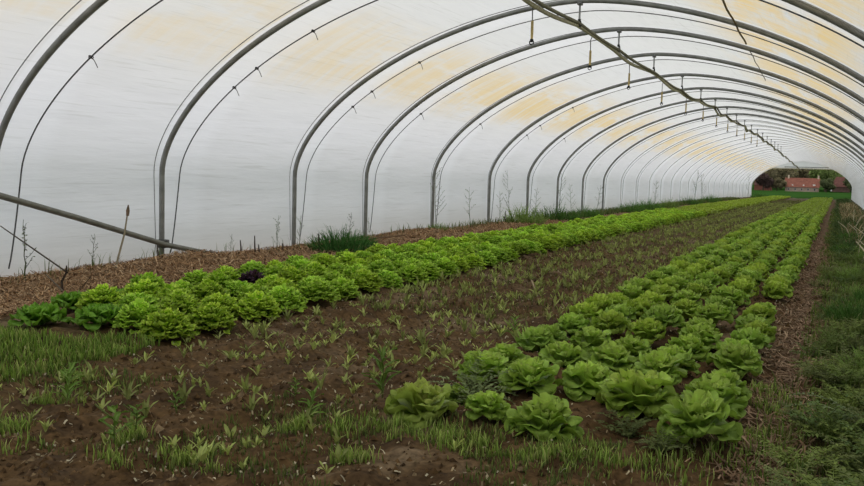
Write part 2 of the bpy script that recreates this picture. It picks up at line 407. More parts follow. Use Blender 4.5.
b = MB(); a = np.linspace(0, PI, 8)
b.tube([(0, 0, 0), (-.015, 0, -.04), (-.012, 0, -.19)], .006, (.12, .12, .11), 5); me_d1 = b.mesh('drop_tube', M_CORD)
b = MB(); b.tube([(-.012, 0, -.17), (-.011, 0, -.29), (-.012, 0, -.36)], [.014, .015, .013], (.55, .42, .18), 7); me_d2 = b.mesh('weight', M_CORD)
b = MB(); a = np.linspace(-1, 5, 16); b.tube(np.stack([-.012 + .022 * np.cos(a), 0 * a, -.39 + .024 * np.sin(a)], 1), .006, (.03, .03, .03), 5); b.box((-.012, 0, -.372), (.028, .028, .03), (.04, .04, .04)); me_d3 = b.mesh('nozzle', M_CORD)
for i in range(1, 13):
    y = .5 * (HOOPS[i] + HOOPS[i + 1])
    d = link('sprinkler', None, None, (wx(y) - .07, y - .16, pz(y) + wz(y) - .02))
    tag(d, '%s hanging sprinkler dropper counted from the camera, below the ridge pipe' % ordn(i - 1), 'sprinkler', 'sprinkler droppers under the ridge pipe')
    link('drop_tube', me_d1, d); link('weight', me_d2, d); link('nozzle', me_d3, d)

# ------------------------------------------------------------------ leaves
def leaf(b, az, base, el0, curl, L, W, cup=.3, ruf=.0, fr=3, nt=8, ns=9, c0=(.3, .4, .1), c1=(.1, .2, .02), blade=(.12, 1.0), prof=.7, rs=RS, twist=0.0, edge=None, rnd_tip=True, tp=.66, rec=0.0):
    """one leaf: a curved strip whose elevation runs from el0 to el0-curl"""
    t = np.sin(np.linspace(0, 1, nt) * PI / 2) if rnd_tip else np.linspace(0, 1, nt); el = el0 - curl * t ** 1.3 - rec * t ** 4
    dt = np.append(np.diff(t), 0); dr = np.cos(el) * L * dt; dzz = np.sin(el) * L * dt
    r = base[0] + np.concatenate([[0], np.cumsum(dr[:-1])]); z = base[1] + np.concatenate([[0], np.cumsum(dzz[:-1])])
    w = W * (blade[0] + (1 - blade[0]) * np.sin(np.clip(PI * (t ** prof) * .93 + .02, 0, PI)) ** .75)
    if rnd_tip:
        w = W * (blade[0] + (1 - blade[0]) * sstep(-.1, tp, t)) * np.where(t > tp, np.sqrt(np.clip(1 - ((t - tp) / (1 - tp)) ** 2, 0.012, 1)), 1)
    else: w[-1] *= .2
    s = np.linspace(-1, 1, ns)
    T, S = np.meshgrid(t, s, indexing='ij'); Wd = w[:, None] * S
    nx = -np.sin(el)[:, None]; nz = np.cos(el)[:, None]        # leaf normal in the (r,z) plane
    p1, p2 = rs.rand(2) * 6
    phi = np.arctan2(S, T - .4); ed_ = np.clip(np.maximum(np.abs(S) ** 2, T ** 2.5) * sstep(.05, .4, T), 0, 1)
    hgt = cup * W * S ** 2 * (.3 + .7 * T) * (1 - .75 * T ** 2) + ruf * ed_ ** 1.5 * (np.sin(fr * 2 * phi + p1) + .5 * np.sin(fr * 3.3 * phi + p2)) + twist * S * W
    hgt = hgt + ruf * .35 * np.sin(7 * T + p2) * np.sin(4 * S + p1) * T
    R = r[:, None] + nx * hgt; Z = z[:, None] + nz * hgt
    ca, sa = math.cos(az), math.sin(az)
    V = np.stack([R * ca - Wd * sa, R * sa + Wd * ca, Z], -1)
    k = np.clip(T ** .8 * .75 + .25 * np.abs(S), 0, 1)[..., None]
    C = np.array(c0) * (1 - k) + np.array(c1) * k
    rib = (np.exp(-(S / .12) ** 2) * (1 - T) * .5)[..., None]; C = C + (np.array([.38, .46, .2]) - C) * rib
    if edge is not None:
        ed = (np.clip(np.maximum(np.abs(S), T) - .8, 0, 1) * 5)[..., None] * .6; C = C + (np.array(edge) - C) * ed
    C = C * (.9 + .2 * rs.rand())
    b.grid(V, C)

LG, MG, DG = (.44, .54, .11), (.30, .44, .07), (.17, .27, .045)
def butter_outer(b, rs, n=12, tone=(1, 1, 1)):
    for k in range(n):
        f = k / (n - 1); az = k * 2.399 + rs.rand() * .4
        el = math.radians(20 + 28 * f + rs.rand() * 10); cu = math.radians(34 + 10 * rs.rand())
        c0 = np.array(MG) * (.85 + .3 * f); c1 = np.array(DG) * (1.1 + .8 * f)
        leaf(b, az, (.010, .008 + .014 * f), el, cu, .145 - .012 * f + .02 * rs.rand(), .074 - .006 * f, .25 + .2 * f, .012, 4 + rs.rand() * 1.5, 11, 15, c0 * tone, c1 * tone, rs=rs, edge=np.array([.30, .45, .08]) * tone, rec=.7)
def butter_mid(b, rs, n=15, tone=(1, 1, 1)):
    for k in range(n):
        f = k / (n - 1); az = k * 2.399 + 1 + rs.rand() * .4
        el = math.radians(50 + 28 * f + rs.rand() * 10); cu = math.radians(38 - 12 * f)
        leaf(b, az, (.012 - .004 * f, .022 + .010 * f), el, cu, .118 - .022 * f + .012 * rs.rand(), .058 - .012 * f, .45, .0125, 4.5 + rs.rand(), 10, 15, np.array(MG) * (.9 + .4 * f) * tone, np.array(MG) * (.95 + .5 * f) * tone, rs=rs, edge=np.array([.40, .53, .12]) * tone, rec=1.1)
def butter_heart(b, rs, tone=(1, 1, 1)):
    for k in range(10):
        f = k / 9; az = k * 2.399 + 2
        leaf(b, az, (.028 - .014 * f, .035), math.radians(80), math.radians(5 - 50 * f), .078 - .016 * f, .042 - .01 * f, .7, .009, 5, 9, 13, np.array(LG) * .8 * tone, np.array(LG) * 1.1 * tone, rs=rs, rec=.9 * (1 - f), edge=np.array([.46, .58, .16]) * tone)

def mk(fn, name, *a, mat=None, **k):
    b = MB(); fn(b, *a, **k); return b.mesh(name, mat or M_LET)
BUT = []
for v in range(5):
    rs = np.random.RandomState(20 + v); tone = [(1, 1, 1), (1.05, 1, .9), (.95, .97, 1.1), (1.1, 1.04, .9), (.98, 1.02, 1)][v]
    b = MB(); butter_outer(b, rs, tone=tone); butter_mid(b, rs, tone=tone); butter_heart(b, rs, tone=tone); BUT.append(b.mesh('butterhead_lettuce', M_LET))
# heads in parts for the nearest ones
def butter_in_parts(seed, nout=9, tone=(1, 1, 1), big=1.0):
    rs = np.random.RandomState(seed); root = link('butterhead_lettuce', None)
    b = MB(); butter_outer(b, rs, 8, tone); butter_mid(b, rs, 12, tone); b.obj('inner_leaves', M_LET, root)
    b = MB(); butter_heart(b, rs, tone); b.obj('heart', M_LET, root)
    for k in range(nout):
        b = MB(); az = k * 2.399 + rs.rand() * .4
        leaf(b, az, (.012, .012), math.radians(14 + 24 * k / nout + rs.rand() * 8), math.radians(32 + 12 * rs.rand()), .152 * big, .080, .25, .012, 3 + rs.rand() * 1.5, 13, 15, np.array(MG) * .95 * tone, np.array(DG) * (.95 + .5 * k / nout) * tone, rs=rs, edge=np.array([.30, .44, .08]) * tone, rec=.7)
        b.obj('outer_leaf', M_LET, root)
    return root

def curly(b, rs, n=26, tone=(1, 1, 1)):
    for k in range(n):
        f = k / (n - 1); az = k * 2.399 + rs.rand() * .5
        el = math.radians(20 + 50 * f + rs.rand() * 8); cu = math.radians(30 - 10 * f)
        c0 = np.array([.13, .26, .02]) * (.6 + .4 * f); c1 = np.array([.20, .38, .03]) * (.7 + .4 * f)
        leaf(b, az, (.01, .015 + .02 * f), el, cu, .148 - .012 * f, .050 - .008 * f, .3, .012, 6 + rs.rand() * 2, 9, 13, c0 * tone, c1 * tone, rs=rs, edge=np.array([.42, .60, .08]) * tone, rec=1.0)
    # frilled leaf edges crowding over a dome
    N = 120
    for k in range(N):
        ct = 1 - .93 * (k + .5) / N; th = math.acos(ct); az = k * 2.399 + rs.rand() * .3; R = .115 + .012 * rs.randn()
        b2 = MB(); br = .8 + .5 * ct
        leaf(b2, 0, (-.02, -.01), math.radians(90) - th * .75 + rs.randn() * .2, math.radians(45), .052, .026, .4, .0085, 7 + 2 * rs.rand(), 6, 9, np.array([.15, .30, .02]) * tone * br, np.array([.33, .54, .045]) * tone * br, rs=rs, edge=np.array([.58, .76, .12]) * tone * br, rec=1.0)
        b.merge(b2, off=(R * math.sin(th) * math.cos(az), R * math.sin(th) * math.sin(az), .02 + R * .98 * math.cos(th)), rz=az + rs.randn() * .25)
CUR = []
for v in range(5):
    b = MB(); curly(b, np.random.RandomState(60 + v), tone=[(1, 1, 1), (1.08, 1.02, .9), (.93, .98, 1), (1, 1.03, 1), (1.05, 1.0, 1)][v]); CUR.append(b.mesh('curly_lettuce', M_LET))
def oak(b, rs, tone=(1, 1, 1), n=28):
    for k in range(n):
        f = k / (n - 1); az = k * 2.399
        leaf(b, az, (.01, .02), math.radians(22 + 60 * f), math.radians(56 - 20 * f), .18 - .05 * f, .062 - .02 * f, .35, .018, 5, 9, 9, np.array([.13, .26, .02]) * tone, np.array([.10, .24, .025]) * (.8 + .8 * f) * tone, rs=rs, edge=np.array([.2, .38, .04]) * tone, prof=1.1)
me_oak = mk(oak, 'oakleaf_lettuce', np.random.RandomState(5))
me_red = mk(curly, 'red_lettuce', np.random.RandomState(6), 26, (.16, .05, .8))

def put(name, me, x, y, label, cat, group, sc=1.0, rz=None, z=0.0):
    o = link(name, me, None, P(x, y, z - .005)); o.rotation_euler = (RS.normal() * .05, RS.normal() * .05, RS.rand() * 6.28 if rz is None else rz); o.scale = (sc, sc, sc)
    return tag(o, label, cat, group)

# ------------------------------------------------------------------ right-hand bed: butterhead lettuces
ROWX = [1.31, 1.58, 1.85, 2.125, 2.44]
ROWN = ['leftmost', 'second', 'middle', 'fourth', 'rightmost']
start = [[3.29, 3.68, 4.05, 4.40, 4.89, 5.22, 5.58], [3.38, 3.94, 4.5, 5.07, 5.6], [3.32, 4.06, 4.47, 4.96, 5.48], [3.86, 4.37, 4.76, 5.14, 5.47, 5.83, 6.44, 7.01, 7.4, 7.75], [3.51, 3.93, 4.33, 4.95, 5.25, 5.56, 5.97, 6.37, 6.88, 7.2, 8.42, 8.9]]
small = {(0, 1): .55, (1, 0): .72, (4, 1): 1.05, (3, 0): 1.3, (0, 0): 1.12, (2, 0): 1.1, (4, 0): 1.12, (2, 1): 1.05, (0, 2): 1.0, (1, 1): 1.08, (4, 9): .6}
special = {(0, 0): 'front left corner butterhead lettuce, brownish lower leaves, beside a thistle', (2, 0): 'big butterhead lettuce at the very front of the middle row, standing forward',
           (3, 0): 'large pale butterhead lettuce half hidden by a grey-green weed in front', (4, 0): 'nearest lettuce of all, spreading outer leaves, front right of the bed',
           (1, 0): 'small butterhead lettuce wedged left of the big middle front head', (0, 1): 'small lettuce overgrown by the thistle behind the front left head'}
LIMIT = 60
for r in range(5):
    ysr = list(start[r])
    while len(ysr) < 200 and ysr[-1] < 79: ysr.append(ysr[-1] + .42 * (.9 + .25 * RS.rand()) )
    for i, y in enumerate(ysr[:LIMIT]):
        x = ROWX[r] + RS.normal() * .018 if i > 2 else ROWX[r]
        sc = small.get((r, i), .88 + .2 * RS.rand()) * 1.03
        if (r, i) in special: lab = special[(r, i)]
        elif i < 20: lab = '%s butterhead lettuce from the front in the %s row of the right bed' % (ordn(i), ROWN[r])
        else: lab = 'far butterhead lettuce in the %s row of the right bed' % ROWN[r]
        if i < 4:
            root = butter_in_parts(100 + r * 7 + i, 9, (1.08, .93, 1.1) if (r, i) == (0, 0) else (1.06, 1, 1) if (r, i) == (3, 0) else (1, 1, 1))
            root.location = P(x, y, -.005); root.rotation_euler = (RS.normal() * .05, RS.normal() * .05, RS.rand() * 6); root.scale = (sc * .88, sc * .88, sc * 1.18)
            tag(root, lab, 'lettuce', 'butterhead lettuces of the right bed')
        else:
            put('butterhead_lettuce', BUT[RS.randint(5)], x, y, lab, 'lettuce', 'butterhead lettuces of the right bed', sc).scale = (sc * .88, sc * .88, sc * 1.30)
    ysr_far = ysr[LIMIT:]
    ROWX[r] = (ROWX[r], ysr_far)
def lowpoly(tone, seed, h=.8):
    rs = np.random.RandomState(seed); b = MB()
    for k in range(14):
        f = k / 13
        leaf(b, k * 2.399, (.01, .02), math.radians(22 + 60 * f), math.radians(54 - 30 * f), .17 - .04 * f, .08 - .03 * f, .4, .02, 4, 4, 5, np.array([.25, .34, .05]) * tone, np.array([.26, .37, .06]) * tone * (.8 + .4 * f), rs=rs)
    return b
b = MB(); lp = [lowpoly(np.array([1.1, 1.05, 1]), 200 + v) for v in range(3)]
for x, yf in ROWX:
    for y in yf: b.merge(lp[RS.randint(3)], off=P(x + RS.normal() * .02, y), rz=RS.rand() * 6, scale=1.05)
o = b.obj('butterhead_lettuces_far', M_LET); tag(o, 'distant butterhead lettuces merging into green rows at the far end of right bed', 'lettuce', None, 'stuff'); o.name = 'distant_lettuce'

# ------------------------------------------------------------------ left-hand bed: curly lettuces
LROW = [-.82, -1.11, -1.39, -1.68, -1.98]; LN = ['nearest the camera', 'second', 'middle', 'fourth', 'nearest the wall']
LN2 = ['front', 'second', 'middle', 'fourth', 'back']
lst = [[4.06, 4.46, 4.95, 5.32, 5.82, 6.18, 6.58], [4.12, 4.52, 4.9], [4.09, 4.42, 4.78], [3.89, 4.38, 4.76], [4.42, 4.78, 5.12, 5.7]]
far = []
for r in range(5):
    ysr = list(lst[r])
    while ysr[-1] < 79: ysr.append(ysr[-1] + .395 * (.9 + .2 * RS.rand()))
    for i, y in enumerate(ysr[:LIMIT]):
        x = LROW[r] + RS.normal() * .02; dark = (r >= 3 and i == 0) or (r == 2 and i == 0) or (r == 4 and i == 1)
        if r == 3 and abs(y - 5.88) < .2 and 'red' not in globals():
            red = True
            put('red_lettuce', me_red, x + .12, y - .08, 'single dark purple-red lettuce among the green ones near the straw', 'lettuce', None, .95); continue
        pos = '%s from the near end in the %s row of the left bed' % (ordn(i), LN2[r]) if i < 20 else 'far along the %s row of the left bed' % LN2[r]
        if dark:
            put('oakleaf_lettuce', me_oak, x, y, 'darker loose-leaf lettuce, %s' % pos, 'lettuce', 'darker lettuces at the near end of the left bed', 1.05)
        else:
            put('curly_lettuce', CUR[RS.randint(5)], x, y, 'curly lettuce %s' % pos, 'lettuce', 'curly lettuces of the left bed', 1.02 + .16 * RS.rand())
    far += [(LROW[r], y) for y in ysr[LIMIT:]]
b = MB(); lp = [lowpoly(np.array([1.2, 1.15, .9]), 300 + v) for v in range(3)]
for x, y in far: b.merge(lp[RS.randint(3)], off=P(x, y), rz=RS.rand() * 6, scale=1.1)
tag(b.obj('distant_lettuce', M_LET), 'distant curly lettuces merging into a bright strip at far end of left bed', 'lettuce', None, 'stuff')

# ------------------------------------------------------------------ small plants of the middle bed
def seedling(b, rs, n=7, h=.09, pale=1.0):
    for k in range(n):
        c0 = np.array([.38, .40, .15]) * pale; c1 = np.array([.29, .36, .11]) * pale * (.7 + .6 * rs.rand())
        leaf(b, k * 2.399 + rs.rand(), (.002, .0 + .02 * rs.rand()), math.radians(40 + 45 * rs.rand()), math.radians(60 * rs.rand() + 10), h * (.6 + .6 * rs.rand()), .0045 + .0035 * rs.rand(), .3, .002, 2, 5, 3, c0, c1, rs=rs, rnd_tip=False)
SEED = [mk(seedling, 'seedling', np.random.RandomState(400 + v), 5 + v % 4, [.045, .06, .05, .075, .05, .065][v], [1, .85, 1.2, .8, 1.35, 1][v], mat=M_WEED) for v in range(6)]
pts = []
rs = np.random.RandomState(77)
while len(pts) < 3000:
    y = 2.4 + 50 * rs.rand() ** 1.15; x = -.72 + 1.85 * rs.rand()
    if y < 3.2 and rs.rand() < .3: x = -1.2 + 3.2 * rs.rand()
    if y < 4 and rs.rand() < .3: continue
    # near the walkway the plants stand in loose lines
    if y > 5: x = x + .35 * (round(x / .27) * .27 - x)
    pts.append((x, y))
pts.sort(key=lambda q: q[1])
for i, (x, y) in enumerate(pts[:300]):
    o = put('seedling', SEED[rs.randint(6)], x, y, 'small pale green seedling in the bare soil between the lettuce beds', 'seedling', 'seedlings scattered over the bare middle bed', .75 + .6 * rs.rand())
def rawseed(v):
    b = MB(); seedling(b, np.random.RandomState(450 + v), 5, .06, 1.0); return b
lp = [rawseed(v) for v in range(4)]; b = MB()
for x, y in pts[300:]: b.merge(lp[rs.randint(4)], off=P(x, y), rz=rs.rand() * 6, scale=.8 + .7 * rs.rand(), ctint=.7 + .5 * rs.rand())
tag(b.obj('distant_seedling', M_WEED), 'distant seedlings thinly covering the bare middle bed', 'seedling', None, 'stuff')

# leafier weeds here and there (seen larger near the camera)
def leafy(b, rs, n=12, h=.16, tone=(.12, .21, .04)):
    st = np.array([[0, 0, 0], [.01 * rs.randn(), .01 * rs.randn(), h * .6], [.03 * rs.randn(), .03 * rs.randn(), h]])
    b.tube(st, .003, (.16, .2, .07), 4)
    for k in range(n):
        f = k / n; b2 = MB(); leaf(b2, 0, (0, 0), math.radians(30 + 30 * rs.rand()), math.radians(50), h * .5 * (1.1 - .5 * f), .010, .3, .004, 3, 6, 5, np.array(tone) * 1.2, np.array(tone), rs=rs, rnd_tip=False)
        b.merge(b2, off=(0, 0, h * (.08 + .85 * f)), rz=k * 2.399)
LEAFY = [mk(leafy, 'leafy_weed', np.random.RandomState(500 + v), 10 + 2 * v, .13 + .03 * v, mat=M_WEED) for v in range(4)]
for (x, y, s, lab) in [(.98, 3.55, 1.1, 'upright leafy weed in bare soil left of the front lettuces'), (.93, 3.0, .7, 'tiny leafy weed on bare soil near bottom centre'), (.35, 2.6, 1.0, 'leafy weed with pointed leaves at bottom left of centre'), (.42, 2.42, 1.2, 'tallest leafy weed at the bottom edge left of centre'),
                       (.3, 2.9, .6, 'short leafy weed in the middle of the bare soil foreground'), (-.2, 2.75, .8, 'leafy weed on the crumbly soil, bottom left'), (-.45, 3.0, .7, 'bright leafy weed on the crumbly soil near the grass patch'), (.62, 3.35, .6, 'thin leafy weed among seedlings before the middle bed'), (1.02, 5.3, .7, 'leafy weed at the left edge of the right bed, farther back')]:
    put('leafy_weed', LEAFY[rs.randint(4)], x, y, lab, 'weed', 'leafy weeds in the foreground', s)

# ------------------------------------------------------------------ feathery and thistle-like weeds
def pinnate(b, rs, az, base, L, el, curl, tone, lw=.007, n=13, ll=.035):
    t = np.linspace(0, 1, n); e = el - curl * t; r = np.concatenate([[0], np.cumsum(np.cos(e)[:-1])]) * L / n; z = np.concatenate([[0], np.cumsum(np.sin(e)[:-1])]) * L / n
    pts = np.stack([base[0] + r * math.cos(az), base[1] + r * math.sin(az), base[2] + z], 1)
    b.tube(pts, np.linspace(.0025, .001, n), np.array(tone) * 1.3, 3, False)
    side = np.array([-math.sin(az), math.cos(az), 0]); fwd = np.array([math.cos(az), math.sin(az), 0])
    for i in range(1, n):
        l = ll * math.sin(PI * (.12 + .82 * t[i])) * (.8 + .4 * rs.rand())
        for s in (-1, 1):
            d = side * s * .8 + fwd * .55 + np.array([0, 0, .25 * rs.randn() + .1]); d /= np.linalg.norm(d)
            wv = np.cross(d, [0, 0, 1]) * lw * (.7 + .6 * rs.rand()); p = pts[i]; up = np.array([0, 0, .003])
            b.add([p, p + d * l * .45 + wv + up, p + d * l, p + d * l * .45 - wv + up], [[0, 1, 2, 3]], np.array(tone) * (.75 + .5 * rs.rand()))
def feathery(b, rs, n=14, L=.24, tone=(.045, .095, .035), lw=.007, ll=.04, up=30):
    for k in range(n):
        pinnate(b, rs, k * 2.399 + rs.rand() * .5, (0, 0, .01), L * (.7 + .5 * rs.rand()), math.radians(up + 45 * rs.rand()), math.radians(40 + 40 * rs.rand()), tone, lw, 13, ll)
FEA = [mk(feathery, 'feathery_weed', np.random.RandomState(600 + v), 13, .24, [(.15, .21, .06), (.18, .235, .065), (.12, .18, .065), (.17, .205, .08)][v], mat=M_WEED) for v in range(4)]
rs = np.random.RandomState(88)
k = 0
near = []
while len(near) < 300:
    y = 2.9 + 16 * rs.rand() ** 1.5; x = 2.62 + 1.1 * rs.rand()
    if x < (2.74 if y < 5 else 2.82) + .16 * (vnoise(y, 0, 1.3) - .5): continue
    if vnoise(x, y, 2.2, 4) < .33 and y > 4.2: continue
    near.append((x, y))
near.sort(key=lambda q: q[1])
for i, (x, y) in enumerate(near):
    put('feathery_weed', FEA[rs.randint(4)], x, y, 'dark green feathery weed in the weedy strip along the right wall', 'weed', 'feathery weeds of the right-hand strip', (.6 + .45 * rs.rand()) * (1.0 if y < 6 else .85))
b = MB(); fl = []
for v in range(2):
    q_ = MB(); feathery(q_, np.random.RandomState(640 + v), 6, .22, (.06, .10, .035)); fl.append(q_)
for _ in range(420):
    y = 14 + 62 * rs.rand() ** 1.2; x = 2.95 + .72 * rs.rand(); b.merge(fl[rs.randint(2)], off=P(x, y), rz=rs.rand() * 6, scale=.9 + .5 * rs.rand())
tag(b.obj('distant_weed', M_WEED), 'distant weeds filling the strip along the right wall', 'weeds', None, 'stuff')

TH = (.18, .23, .10)
me_th = mk(feathery, 'thistle', np.random.RandomState(700), 22, .30, TH, .010, .05, 35, mat=M_WEED)
me_th2 = mk(feathery, 'thistle', np.random.RandomState(701), 16, .26, (.15, .19, .07), .009, .04, 30, mat=M_WEED)
put('thistle', me_th, 1.38, 3.72, 'grey-green thistle sprawling behind the front left lettuce', 'weed', 'thistles in the right bed', .85, 0)
put('thistle', me_th2, 2.15, 3.56, 'dark feathery weed growing over the front of the large pale lettuce', 'weed', 'thistles in the right bed', .78, 0)
put('thistle', me_th2, 2.33, 3.33, 'low dark weed at the foot of the nearest lettuce', 'weed', 'thistles in the right bed', .6, 2)
put('thistle', me_th, 1.40, 5.75, 'grey-green thistle between the lettuces farther up the leftmost row', 'weed', 'thistles in the right bed', .6, 1)
put('thistle', me_th, -.95, 9.6, 'bluish-green weed in the left bed halfway up', 'weed', None, .7, 1)
me_nod = mk(lambda b, rs: [pinnate(b, rs, 2.9 + .25 * k, (0, 0, .0), .50, math.radians(62 - 6 * k), math.radians(88), (.20, .25, .13), .008, 22, .035) for k in range(2)], 'nodding_weed', np.random.RandomState(9), mat=M_WEED)
put('nodding_weed', me_nod, 3.08, 3.95, 'pale nodding weed frond arching over the path, lower right', 'weed', None, .85, 0)

# bushy clumps
def clump(b, rs, n=260, h=.35, w=.28, tone=(.045, .105, .03)):
    for k in range(n):
        a = rs.rand() * 6.28; r = w * rs.rand() ** .6; p0 = np.array([r * math.cos(a), r * math.sin(a), 0]); ln = h * (.5 + .7 * rs.rand()) * (1 - .5 * r / w)
        d = np.array([math.cos(a) * .5 * r / w + .25 * rs.randn(), math.sin(a) * .5 * r / w + .25 * rs.randn(), 1.0]); d /= np.linalg.norm(d)
        side = np.cross(d, rs.randn(3)); side /= np.linalg.norm(side); side *= .004
        p1 = p0 + d * ln * .6; p2 = p0 + d * ln + np.array([d[0], d[1], -.2]) * ln * .25
        b.add([p0 - side, p0 + side, p1 + side, p1 - side], [[0, 1, 2, 3]], np.array(tone) * (.6 + .5 * rs.rand())); b.add([p1 - side, p1 + side, p2], [[0, 1, 2]], np.array(tone) * (.9 + .6 * rs.rand()))
        for q in range(3):
            pp = p0 + d * ln * (.3 + .25 * q); dd = rs.randn(3); dd /= np.linalg.norm(dd); b.add([pp, pp + dd * .03 + side, pp + dd * .05, pp + dd * .03 - side], [[0, 1, 2, 3]], np.array(tone) * (.8 + .6 * rs.rand()))
me_cl = [mk(clump, 'bushy_weed', np.random.RandomState(720), 480, .42, .38, (.05, .14, .035), mat=M_WEED), mk(clump, 'bushy_weed', np.random.RandomState(721), 260, .42, .3, (.17, .26, .07), mat=M_WEED), mk(clump, 'bushy_weed', np.random.RandomState(722), 300, .38, .4, (.08, .18, .04), mat=M_WEED)]
for (m_, x, y, s, lab) in [(0, -2.85, 9.5, 1.0, 'dark green feathery clump at the straw beside the third hoop foot'), (0, -3.1, 10.4, .6, 'smaller dark green clump behind the feathery clump'), (1, -3.2, 17.7, 1.35, 'pale green bushy weed between hoop feet along the left wall'), (2, -3.2, 20.3, 1.4, 'dark bushy weed at the seventh hoop foot'), (2, -3.3, 23.2, 1.0, 'low bushy weed just beyond the eighth hoop foot'), (1, -3.2, 13.2, .5, 'low pale green weed on the straw past the fourth hoop'), (2, -3.2, 28.5, 1.2, 'long low green weed far along the left wall'), (2, -3.2, 31.5, 1.3, 'green weed clump far along the left wall before the tenth hoop'), (1, -3.1, 35, 1.2, 'pale weed clump far along left wall'), (2, -3.2, 41, 1.3, 'distant weed clump along left wall, past the fifteenth hoop'), (2, -3.2, 48, 1.4, 'most distant weed clump along the left wall'), (2, -2.9, 75, 1.5, 'green bush at left side of the far opening')]:
    put('bushy_weed', me_cl[m_], x, y, lab, 'weed', 'bushy weeds along the left wall', s)

rs = np.random.RandomState(5)
for i in range(14):
    y = 5 + 13 * rs.rand(); put('bushy_weed', me_cl[1 + i % 2], 3.05 + .5 * rs.rand(), y, 'grassy green bush rising from the weedy strip along the right wall', 'weed', 'bushy weeds of the right-hand strip', .35 + .3 * rs.rand())

def tallweed(b, rs, h=.9, tone=(.11, .13, .07), branches=7, tw=.0025):
    pts = np.stack([np.cumsum(rs.randn(8) * .008), np.cumsum(rs.randn(8) * .012), np.linspace(0, h, 8)], 1); b.tube(pts, np.linspace(tw * 1.6, tw * .6, 8), np.array(tone) * .9, 4)
    for k in range(branches):
        z = h * (.25 + .7 * k / branches); a = rs.rand() * 6.28; p = np.array([np.interp(z, pts[:, 2], pts[:, 0]), np.interp(z, pts[:, 2], pts[:, 1]), z]); l = h * .22 * (1.1 - .6 * k / branches)
        e = p + np.array([math.cos(a) * l * .7, math.sin(a) * l * .7, l * .8]); b.tube([p, (p + e) / 2 + [0, 0, -.01], e], tw * .6, tone, 3)
        for q in range(7):
            pp = p + (e - p) * (q + 1) / 7; d = rs.randn(3); d /= np.linalg.norm(d); s_ = np.cross(d, rs.randn(3)); s_ /= np.linalg.norm(s_); l2 = .022 + .018 * rs.rand()
            b.add([pp, pp + d * l2 * .5 + s_ * .006, pp + d * l2, pp + d * l2 * .5 - s_ * .006], [[0, 1, 2, 3]], np.array(tone) * (.8 + .7 * rs.rand()))
TALL = [mk(tallweed, 'tall_weed', np.random.RandomState(740 + v), [.6, .9, 1.2, .75][v], [(.13, .15, .09), (.14, .17, .09), (.15, .18, .10), (.10, .14, .06)][v], [6, 8, 10, 9][v], .0042, mat=M_WEED) for v in range(4)]
tw = [(0, -3.6, 5.35, .95, 'thin wispy weed stalk at the far left below the brace'), (0, -3.5, 6.0, .6, 'small leafy stalk right of the leaning stick'), (3, -3.6, 8.2, .35, 'tiny stalk beside the wall right of the brace foot'), (3, -3.55, 9.05, .65, 'pale feathery stalk left of the third hoop'), (3, -3.5, 9.5, .6, 'bent pale stalk touching the third hoop foot'), (0, -3.4, 10.6, .8, 'brownish seed stalk above the dark green clump'), (3, -3.5, 11.4, .5, 'leafy stalk between the third and fourth hoops'),
      (2, -3.6, 14.0, 1.0, 'tall wispy weed left of the fifth hoop'), (1, -3.5, 15.4, .9, 'leafy weed just right of the fifth hoop'), (1, -3.5, 17.0, .8, 'weed stalk between the fifth and sixth hoops, left one'), (2, -3.6, 17.9, 1.0, 'tall weed with open branches just before the sixth hoop'), (1, -3.5, 19.3, .9, 'weed stalk just beyond the sixth hoop'), (2, -3.5, 21.3, 1.0, 'tall dark weed before the seventh hoop'), (1, -3.5, 22.5, 1.0, 'dark weed beside the seventh hoop foot'),
      (1, -3.5, 25.0, 1.0, 'weed stalk before the ninth hoop'), (1, -3.5, 34, 1.2, 'weed stalk far along the left wall'), (2, -3.3, 43, 1.4, 'tall distant weed against the left film'), (2, -3.2, 45, 1.3, 'second tall distant weed against the left film'), (2, -3.3, 70, 1.6, 'bent dark weed beside the far opening')]
for (m_, x, y, s, lab) in tw: put('tall_weed', TALL[m_], x, y, lab, 'weed', 'wispy weeds along the left wall', s)

# ------------------------------------------------------------------ straw along the left wall
def strands(name, region, n, cols, label, L=(.06, .22), lift=.05, wdt=.003, mat=None, cat='straw'):
    V = []; C = []
    rs = np.random.RandomState(len(label)); cnt = 0
    while cnt < n:
        x, y = region(rs)
        if x is None: continue
        a = rs.rand() * 6.28; l = L[0] + (L[1] - L[0]) * rs.rand(); dx_, dy_ = math.cos(a) * l / 2, math.sin(a) * l / 2
        w_ = wdt * (.6 + .9 * rs.rand()) * (1 + max(0, y - 8) * .05)
        px, py = -math.sin(a) * w_, math.cos(a) * w_; kk = .8 if L[1] < .1 else 3
        z0 = lift * rs.rand() ** 2 + .006; z1 = lift * rs.rand() ** 2 + .006; zm = lift * rs.rand() ** 2 + .01
        p0, p1, pm = (x - dx_, y - dy_), (x + dx_, y + dy_), (x + px * kk, y + py * kk)
        c = cols[rs.randint(len(cols))]; c = np.array(c) * (.6 + .7 * rs.rand())
        for p_, z_ in ((p0, z0), (pm, zm), (p1, z1)):
            V.append((p_[0] - px, p_[1] - py, z_)); V.append((p_[0] + px, p_[1] + py, z_))
            C.append(c); C.append(c)
        cnt += 1
    V = np.array(V); V[:, 2] += gh(V[:, 0], V[:, 1]) - 0.029865e-3 * V[:, 1] ** 2; V[:, 0] += 0.025494e-3 * V[:, 1] ** 2
    k = np.arange(n) * 6; F = np.concatenate([np.stack([k, k + 1, k + 3, k + 2], 1), np.stack([k + 2, k + 3, k + 5, k + 4], 1)])
    b = MB(); b.add(V, F, np.array(C)); return tag(b.obj(name, mat or M_DRY), label, cat, None, 'stuff')
def reg_straw(rs):
    y = 3.6 + 17 * rs.rand() ** 1.3; x = -3.84 + 1.64 * rs.rand()
    if y > 13 and x > -2.6: return None, None
    return x, y
